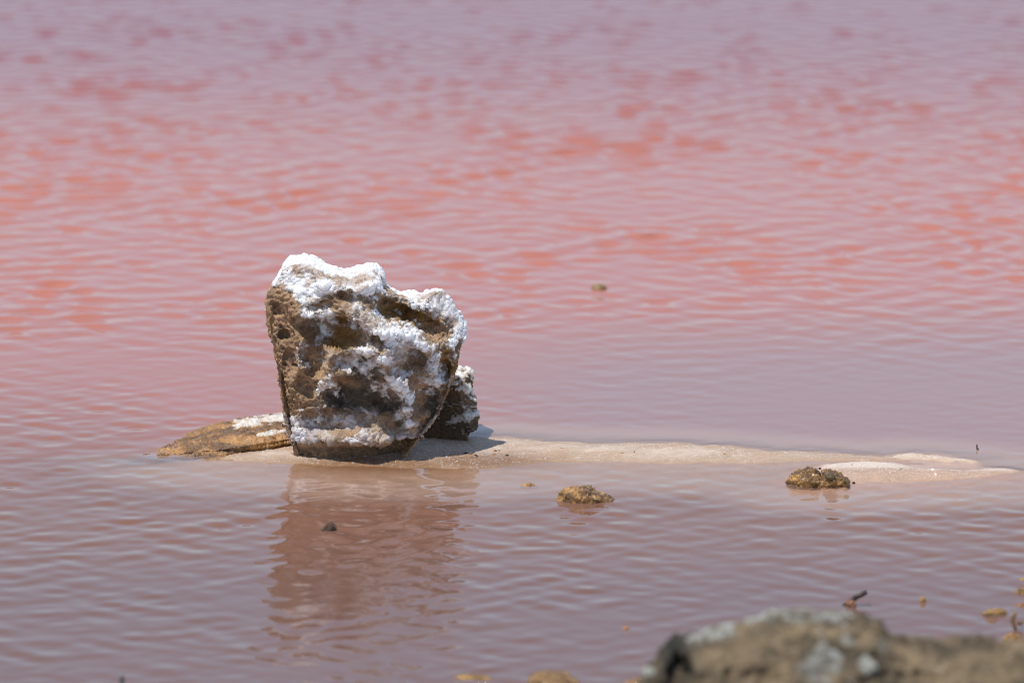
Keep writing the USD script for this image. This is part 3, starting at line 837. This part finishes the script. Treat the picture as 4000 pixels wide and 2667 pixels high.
lump('pebble', 'tiny rusty pebble in the water left of the foreground boulder', 'pebble',
     skirted([(2430, 2454), (2438, 2446), (2450, 2445), (2460, 2454)], 12), 4, 0.9, 275, base_v=2456, colours=((0.40, 0.18, 0.08), (0.3, 0.14, 0.06)))
lump('mud_lump', 'long blurred ochre mud patch at the bottom edge, left of the glinting one', 'mud lump',
     skirted([(1770, 2650), (1790, 2640), (1830, 2638), (1880, 2641), (1925, 2644), (1945, 2652)], 26), 5, 0.7, 281, base_v=2656,
     colours=((0.42, 0.24, 0.06), (0.26, 0.14, 0.045)), rough=0.7)
lump('mud_lump', 'blurred ochre mud lump at the bottom edge with a bright wet glint', 'mud lump',
     skirted([(2060, 2650), (2085, 2630), (2120, 2622), (2165, 2618), (2200, 2624), (2230, 2640), (2260, 2660)], 50), 5, 0.7, 285, base_v=2690,
     colours=((0.38, 0.22, 0.08), (0.22, 0.12, 0.05)))
lump('mud_lump', 'brown mud patch against the left foot of the foreground boulder', 'mud lump',
     skirted([(2440, 2665), (2462, 2654), (2492, 2648), (2530, 2648), (2560, 2660)], 60), 5, 0.8, 287, base_v=2700,
     colours=((0.40, 0.22, 0.09), (0.26, 0.14, 0.06)), rough=0.7)
lump('pebble', 'black pebble in the water at the right end of the double mud lump', 'pebble',
     skirted([(3327, 1886), (3332, 1881), (3338, 1881), (3342, 1887)], 8), 3, 0.9, 291, base_v=1888, colours=((0.05, 0.03, 0.02), (0.02, 0.015, 0.01)))
lump('pebble', 'dark flat pebble at the front waterline of the short brown spit', 'pebble',
     skirted([(3466, 1880), (3472, 1876), (3480, 1876), (3486, 1880)], 6), 3, 0.9, 293, base_v=1881, colours=((0.07, 0.035, 0.025), (0.03, 0.018, 0.012)))

# pebbles lying on the spits
rp = np.random.default_rng(77)
spots = [(1820, 1772, 7), (1840, 1775, 6), (1858, 1779, 6), (1863, 1783, 5), (1931, 1777, 6), (1935, 1762, 6), (1950, 1760, 4), (1981, 1780, 7), (1998, 1784, 4), (1760, 1780, 5), (1843, 1786, 4),
         (1299, 1793, 8), (1340, 1793, 9), (1902, 1783, 4), (2193, 1751, 4), (2431, 1772, 5), (2478, 1765, 3), (2830, 1775, 4), (3092, 1783, 4), (2936, 1786, 3), (3203, 1831, 5), (3328, 1815, 3), (3844, 1856, 5), (3370, 1868, 4), (3520, 1831, 3)]
proto_v, proto_f = sphere(3)
for i, (uu, vv, r) in enumerate(spots):
    g0 = at_height(np.array([float(uu)]), np.array([float(vv)]), 0.006)[0]
    best = max(spit_field(np.array([g0[0]]), np.array([g0[1]]), *s)[0] for s in SPITS)
    g = at_height(np.array([float(uu)]), np.array([float(vv)]), best)[0]
    rr = r / 2757.0 * 1.05
    pv = proto_v * [1.0, 0.9, 0.7] * rr
    pv = pv + normals(pv, proto_f) * (0.5 * rr * (fbm(proto_v * 1.6 + i * 3.1, 3, 300 + i) - 0.5))[:, None]
    c = [(0.05, 0.03, 0.025), (0.30, 0.15, 0.05), (0.12, 0.06, 0.04), (0.09, 0.075, 0.06)][i % 4 if i not in (11,) else 0]
    c = (0.34, 0.15, 0.05) if i in (12, 4) else c
    if uu < 1400:
        lab, grp = ('orange pebble at the foot of the large rock' if i == 12 else 'dark pebble at the foot of the large rock'), None
    else:
        word = 'orange' if c[0] > 0.2 else ['black-brown', 'orange', 'rust-brown', 'grey'][i % 4]
        place, many = (('on the brown wet sand right of the large rock', 'beside the shadow of the large rock') if uu < 2010 else
                       ('on the pale middle of the long sand spit', 'along the long sand spit') if uu < 3250 and vv < 1800 else
                       ('on the short brown spit at the right', 'on the short brown spit'))
        lab, grp = f'tiny {word} pebble {place}', f'{word} pebbles {many}'
    p = put('pebble', pv + g + [0, 0, rr * 0.25], proto_f, stone_mat, None, tint=np.array(c) + 0 * pv)
    tag(p, lab, 'pebble', grp)


# --- twigs
def tube(pts, radii, sides=9, seed=0):
    pts, radii = np.asarray(pts, float), np.asarray(radii, float)
    rings = []
    for i, c in enumerate(pts):
        d = pts[min(i + 1, len(pts) - 1)] - pts[max(i - 1, 0)]
        d /= np.linalg.norm(d)
        a = np.cross(d, [0.3, 0.9, 0.1])
        a /= np.linalg.norm(a)
        b = np.cross(d, a)
        t = np.linspace(0, 2 * np.pi, sides, endpoint=False)
        w = radii[i] * (1 + 0.35 * (noise(np.stack([np.cos(t) * 1.5 + i * 0.7, np.sin(t) * 1.5, t * 0 + seed], 1), seed) - 0.5))
        rings.append(c + (np.cos(t) * w)[:, None] * a + (np.sin(t) * w)[:, None] * b)
    v = np.vstack(rings + [pts[:1], pts[-1:]])
    f = []
    for i in range(len(pts) - 1):
        for j in range(sides):
            a, b, c, d = i * sides + j, i * sides + (j + 1) % sides, (i + 1) * sides + (j + 1) % sides, (i + 1) * sides + j
            f += [(a, b, c), (a, c, d)]
    e = len(v) - 2
    for j in range(sides):
        f += [(e, (j + 1) % sides, j), (e + 1, (len(pts) - 1) * sides + j, (len(pts) - 1) * sides + (j + 1) % sides)]
    return v, np.array(f)


def polyline(keys, n):
    k = np.asarray(keys, float)
    t = np.linspace(0, len(k) - 1, n)
    return np.stack([np.interp(t, np.arange(len(k)), k[:, j]) for j in range(3)], 1)


y0 = at_height(np.array([3816.0]), np.array([1754.0]))[0, 1]
A_ = lambda u, v_, y: at_distance(np.array([float(u)]), np.array([float(v_)]), y)[0]
tv, tf = tube(polyline([A_(3817, 1772, y0), A_(3817, 1754, y0), A_(3816, 1745, y0), A_(3816, 1735, y0)], 12), np.linspace(0.0013, 0.0009, 12), 9, 3)
tw_ = thing('twig', 'short black twig standing upright in calm water at the far right', 'twig')
put('stem', tv, tf, bark_mat, tw_)
tv, tf = tube(polyline([A_(3818, 1748, y0), A_(3820, 1753, y0 - 0.003), A_(3822, 1757, y0 - 0.006)], 6), [0.0008, 0.0011, 0.0011, 0.0009, 0.0008, 0.0005], 8, 5)
put('stub', tv, tf, bark_mat, tw_)

y0 = at_height(np.array([3320.0]), np.array([2362.0]))[0, 1]
lt = thing('twig', 'broken brown twig leaning out of the water behind the foreground boulder', 'twig')
tv, tf = tube(polyline([A_(3295, 2372, y0), A_(3318, 2352, y0), A_(3345, 2330, y0), A_(3386, 2310, y0)], 20),
              np.interp(np.arange(20), [0, 8, 9, 14, 19], [0.0040, 0.0042, 0.0036, 0.0034, 0.0030]), 10, 7)
put('stem', tv, tf, bark_mat, lt)
v, f, fr = outline_body([(3302, 2350), (3318, 2340), (3338, 2346), (3348, 2360), (3338, 2378), (3310, 2380)], y0 - 0.006, 0.006, 0.006, 4, 2.1, 2.1, 3)
v = v + normals(v, f) * (0.003 * (fbm(v * 300, 3, 333) - 0.5))[:, None]
put('mud_clump', v, f, mud_mat, lt, tint=np.array([0.30, 0.14, 0.07]) + 0 * v)

y0 = at_height(np.array([3966.0]), np.array([2462.0]))[0, 1]
cr = thing('curled_strip', 'thin ochre curled strip standing in the water at the right edge above the boulder', 'dry strip')
tv, tf = tube(polyline([A_(3972, 2470, y0), A_(3964, 2448, y0), A_(3957, 2425, y0), A_(3959, 2402, y0), A_(3972, 2388, y0)], 18),
              np.interp(np.arange(18), [0, 5, 12, 17], [0.0018, 0.0028, 0.0030, 0.0016]), 9, 9)
put('strip', tv, tf, mud_mat, cr, tint=np.array([0.36, 0.20, 0.08]) + 0 * tv)
v, f, fr = outline_body([(3972, 2428), (3982, 2416), (3994, 2420), (3997, 2432), (3988, 2442), (3976, 2440)], y0 + 0.01, 0.004, 0.004, 3, 2, 2, 3)
put('bud', v, f, mud_mat, cr, tint=np.array([0.30, 0.15, 0.07]) + 0 * v)

y0 = at_height(np.array([474.0]), np.array([2690.0]))[0, 1]
stb = thing('reed_stub', 'blurred grey reed stub poking up at the bottom edge on the left', 'reed stub')
tv, tf = tube(polyline([A_(474, 2700, y0), A_(474, 2660, y0), A_(475, 2636, y0)], 10), np.linspace(0.0042, 0.0034, 10), 10, 11)
put('stem', tv, tf, stone_mat, stb, tint=np.array([0.22, 0.19, 0.18]) + 0 * tv)

# --- the out-of-focus boulder in front
BOULDER = [(2480, 2640), (2492, 2606), (2512, 2580), (2538, 2556), (2570, 2530), (2604, 2499), (2631, 2480), (2660, 2476), (2690, 2486), (2740, 2472), (2842, 2447), (2917, 2416), (2980, 2397),
           (3046, 2381), (3148, 2377), (3284, 2381), (3386, 2394), (3454, 2411), (3502, 2446), (3556, 2464), (3692, 2481), (3896, 2491), (4000, 2494), (4200, 2510),
           (4400, 2560), (4560, 2700), (4600, 2900), (4500, 3120), (4000, 3200), (3300, 3220), (2800, 3160), (2560, 3000), (2500, 2800)]
BYY = 5.8
v, f, frontness = outline_body(BOULDER, BYY, 0.20, 0.16, 7, 2.6, 2.4, 1, (3300, 2800))
u0, v0 = survey(v)
fw = smoothstep(frontness, -0.2, 0.2)
v[:, 1] += 0.35 * np.clip(v[:, 2] - 0.10, -0.05, 0.2)
for cx, cy, rx, ry, d, an in [(2650, 2560, 42, 90, 0.055, 18), (2600, 2650, 60, 50, 0.03, 0), (3260, 2680, 160, 40, 0.035, 0), (3620, 2600, 140, 40, 0.012, 5), (2900, 2580, 70, 30, 0.014, 0),
                              (3010, 2610, 50, 60, 0.012, 0), (3450, 2600, 60, 40, 0.010, 0), (3480, 2520, 60, 20, 0.008, 10)]:
    v[:, 1] += fw * d * smoothstep(blob(u0, v0, cx, cy, rx, ry, an), 0.2, 0.8)
    v[:, 2] -= fw * d * 0.35 * smoothstep(blob(u0, v0, cx, cy, rx, ry, an), 0.2, 0.8)
nn = normals(v, f)
v = v + nn * (0.020 * (fbm(v * 16, 4, 401) - 0.5) + 0.020 * (fbm(v * 46, 4, 402) - 0.5) + 0.010 * (noise(v * 130, 403) - 0.5))[:, None]
u1, v1 = survey(v)
v[:, 2] -= max(0.0, 2384 - np.quantile(v1, 0.0005)) / 3790.0
nn = normals(v, f)
u1, v1 = survey(v)
tw = smoothstep(fbm(v * 22, 4, 405), 0.36, 0.64)[:, None]
tint = np.array([0.205, 0.15, 0.088]) * tw + np.array([0.10, 0.075, 0.046]) * (1 - tw)
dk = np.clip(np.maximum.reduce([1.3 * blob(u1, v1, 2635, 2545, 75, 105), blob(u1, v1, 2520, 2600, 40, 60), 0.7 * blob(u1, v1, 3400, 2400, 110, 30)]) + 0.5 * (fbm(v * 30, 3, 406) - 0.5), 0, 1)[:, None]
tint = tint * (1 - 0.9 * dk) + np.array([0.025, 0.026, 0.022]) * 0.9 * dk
BP = thing('lichen_boulder', 'big out-of-focus brown boulder with grey-white lichen in the bottom right foreground', 'boulder')
put('stone', v, f, lichen_stone_mat, BP, tint=tint)
cov = np.maximum.reduce([stroke(u1, v1, [(2700, 2500), (2780, 2478), (2850, 2455)], 34), stroke(u1, v1, [(3040, 2395), (3160, 2405), (3300, 2400)], 36),
                         stroke(u1, v1, [(2930, 2425), (2990, 2410)], 24), 1.2 * stroke(u1, v1, [(3200, 2560), (3240, 2590), (3180, 2620)], 62),
                         stroke(u1, v1, [(3300, 2500), (3330, 2505)], 28), stroke(u1, v1, [(3440, 2515)], 26),                          stroke(u1, v1, [(2500, 2590), (2540, 2620)], 26), stroke(u1, v1, [(3370, 2590), (3400, 2600)], 30)])
cov = np.where(frontness > -0.4, cov, -1) + 2.6 * (fbm(v * 48, 4, 407) - 0.5)
cov = np.maximum(cov, 3.2 * (fbm(v * 34, 4, 408) - 0.68))
th = np.clip(cov, -1, 1) * 0.003 + 0.004 * (noise(v * 160, 409) - 0.5) * smoothstep(cov, -0.3, 0.6) - 0.0006
sv, sf, ids = crust(v, f, nn, th)
lt_ = smoothstep(fbm(sv * 60, 3, 411), 0.35, 0.7)[:, None]
put_patches('lichen', sv, sf, lichen_stone_mat, BP, 250, 60, tint=np.array([0.34, 0.345, 0.31]) * lt_ + np.array([0.17, 0.15, 0.115]) * (1 - lt_))

# --- salt grains glinting on the sand
rg_ = np.random.default_rng(91)
pts, cnt = [], 0
for spec, n in ((SPITS[0], 4200), (SPITS[1], 1300), (SPITS[2], 600)):
    lo, hi = spec[0].min(0) - 0.01, spec[0].max(0) + 0.01
    q = rg_.uniform(lo, hi, (n * 3, 2))
    z = spit_field(q[:, 0], q[:, 1], *spec)
    k = (z > 0.0005) & (rg_.uniform(0, 1, len(q)) < 0.3 + f2(q[:, 0], q[:, 1], 25, 3, 93))
    pts.append(np.column_stack([q[k], z[k]])[:n])
pts = np.vstack(pts)
inst = UsdGeom.PointInstancer.Define(stage, path_of('salt_grains'))
oc = trimesh.creation.box((1, 1, 1))
g = UsdGeom.Mesh.Define(stage, str(inst.GetPath()) + '/grain')
usdkit.mesh(stage, str(inst.GetPath()) + '/grain', oc, crystal_mat)
inst.CreatePrototypesRel().SetTargets([g.GetPath()])
inst.CreateProtoIndicesAttr(Vt.IntArray([0] * len(pts)))
inst.CreatePositionsAttr(Vt.Vec3fArray.FromNumpy((pts + [0, 0, 0.0002]).astype(np.float32)))
sc = rg_.uniform(0.0003, 0.0009, (len(pts), 1)) * np.ones((1, 3))
inst.CreateScalesAttr(Vt.Vec3fArray.FromNumpy(sc.astype(np.float32)))
qq = rg_.normal(size=(len(pts), 4))
qq /= np.linalg.norm(qq, axis=1, keepdims=True)
inst.CreateOrientationsAttr(Vt.QuathArray([Gf.Quath(float(a), float(b), float(c), float(d)) for a, b, c, d in qq]))
tag(inst.GetPrim(), 'glinting loose salt grains strewn over the sand spits', kind='stuff')
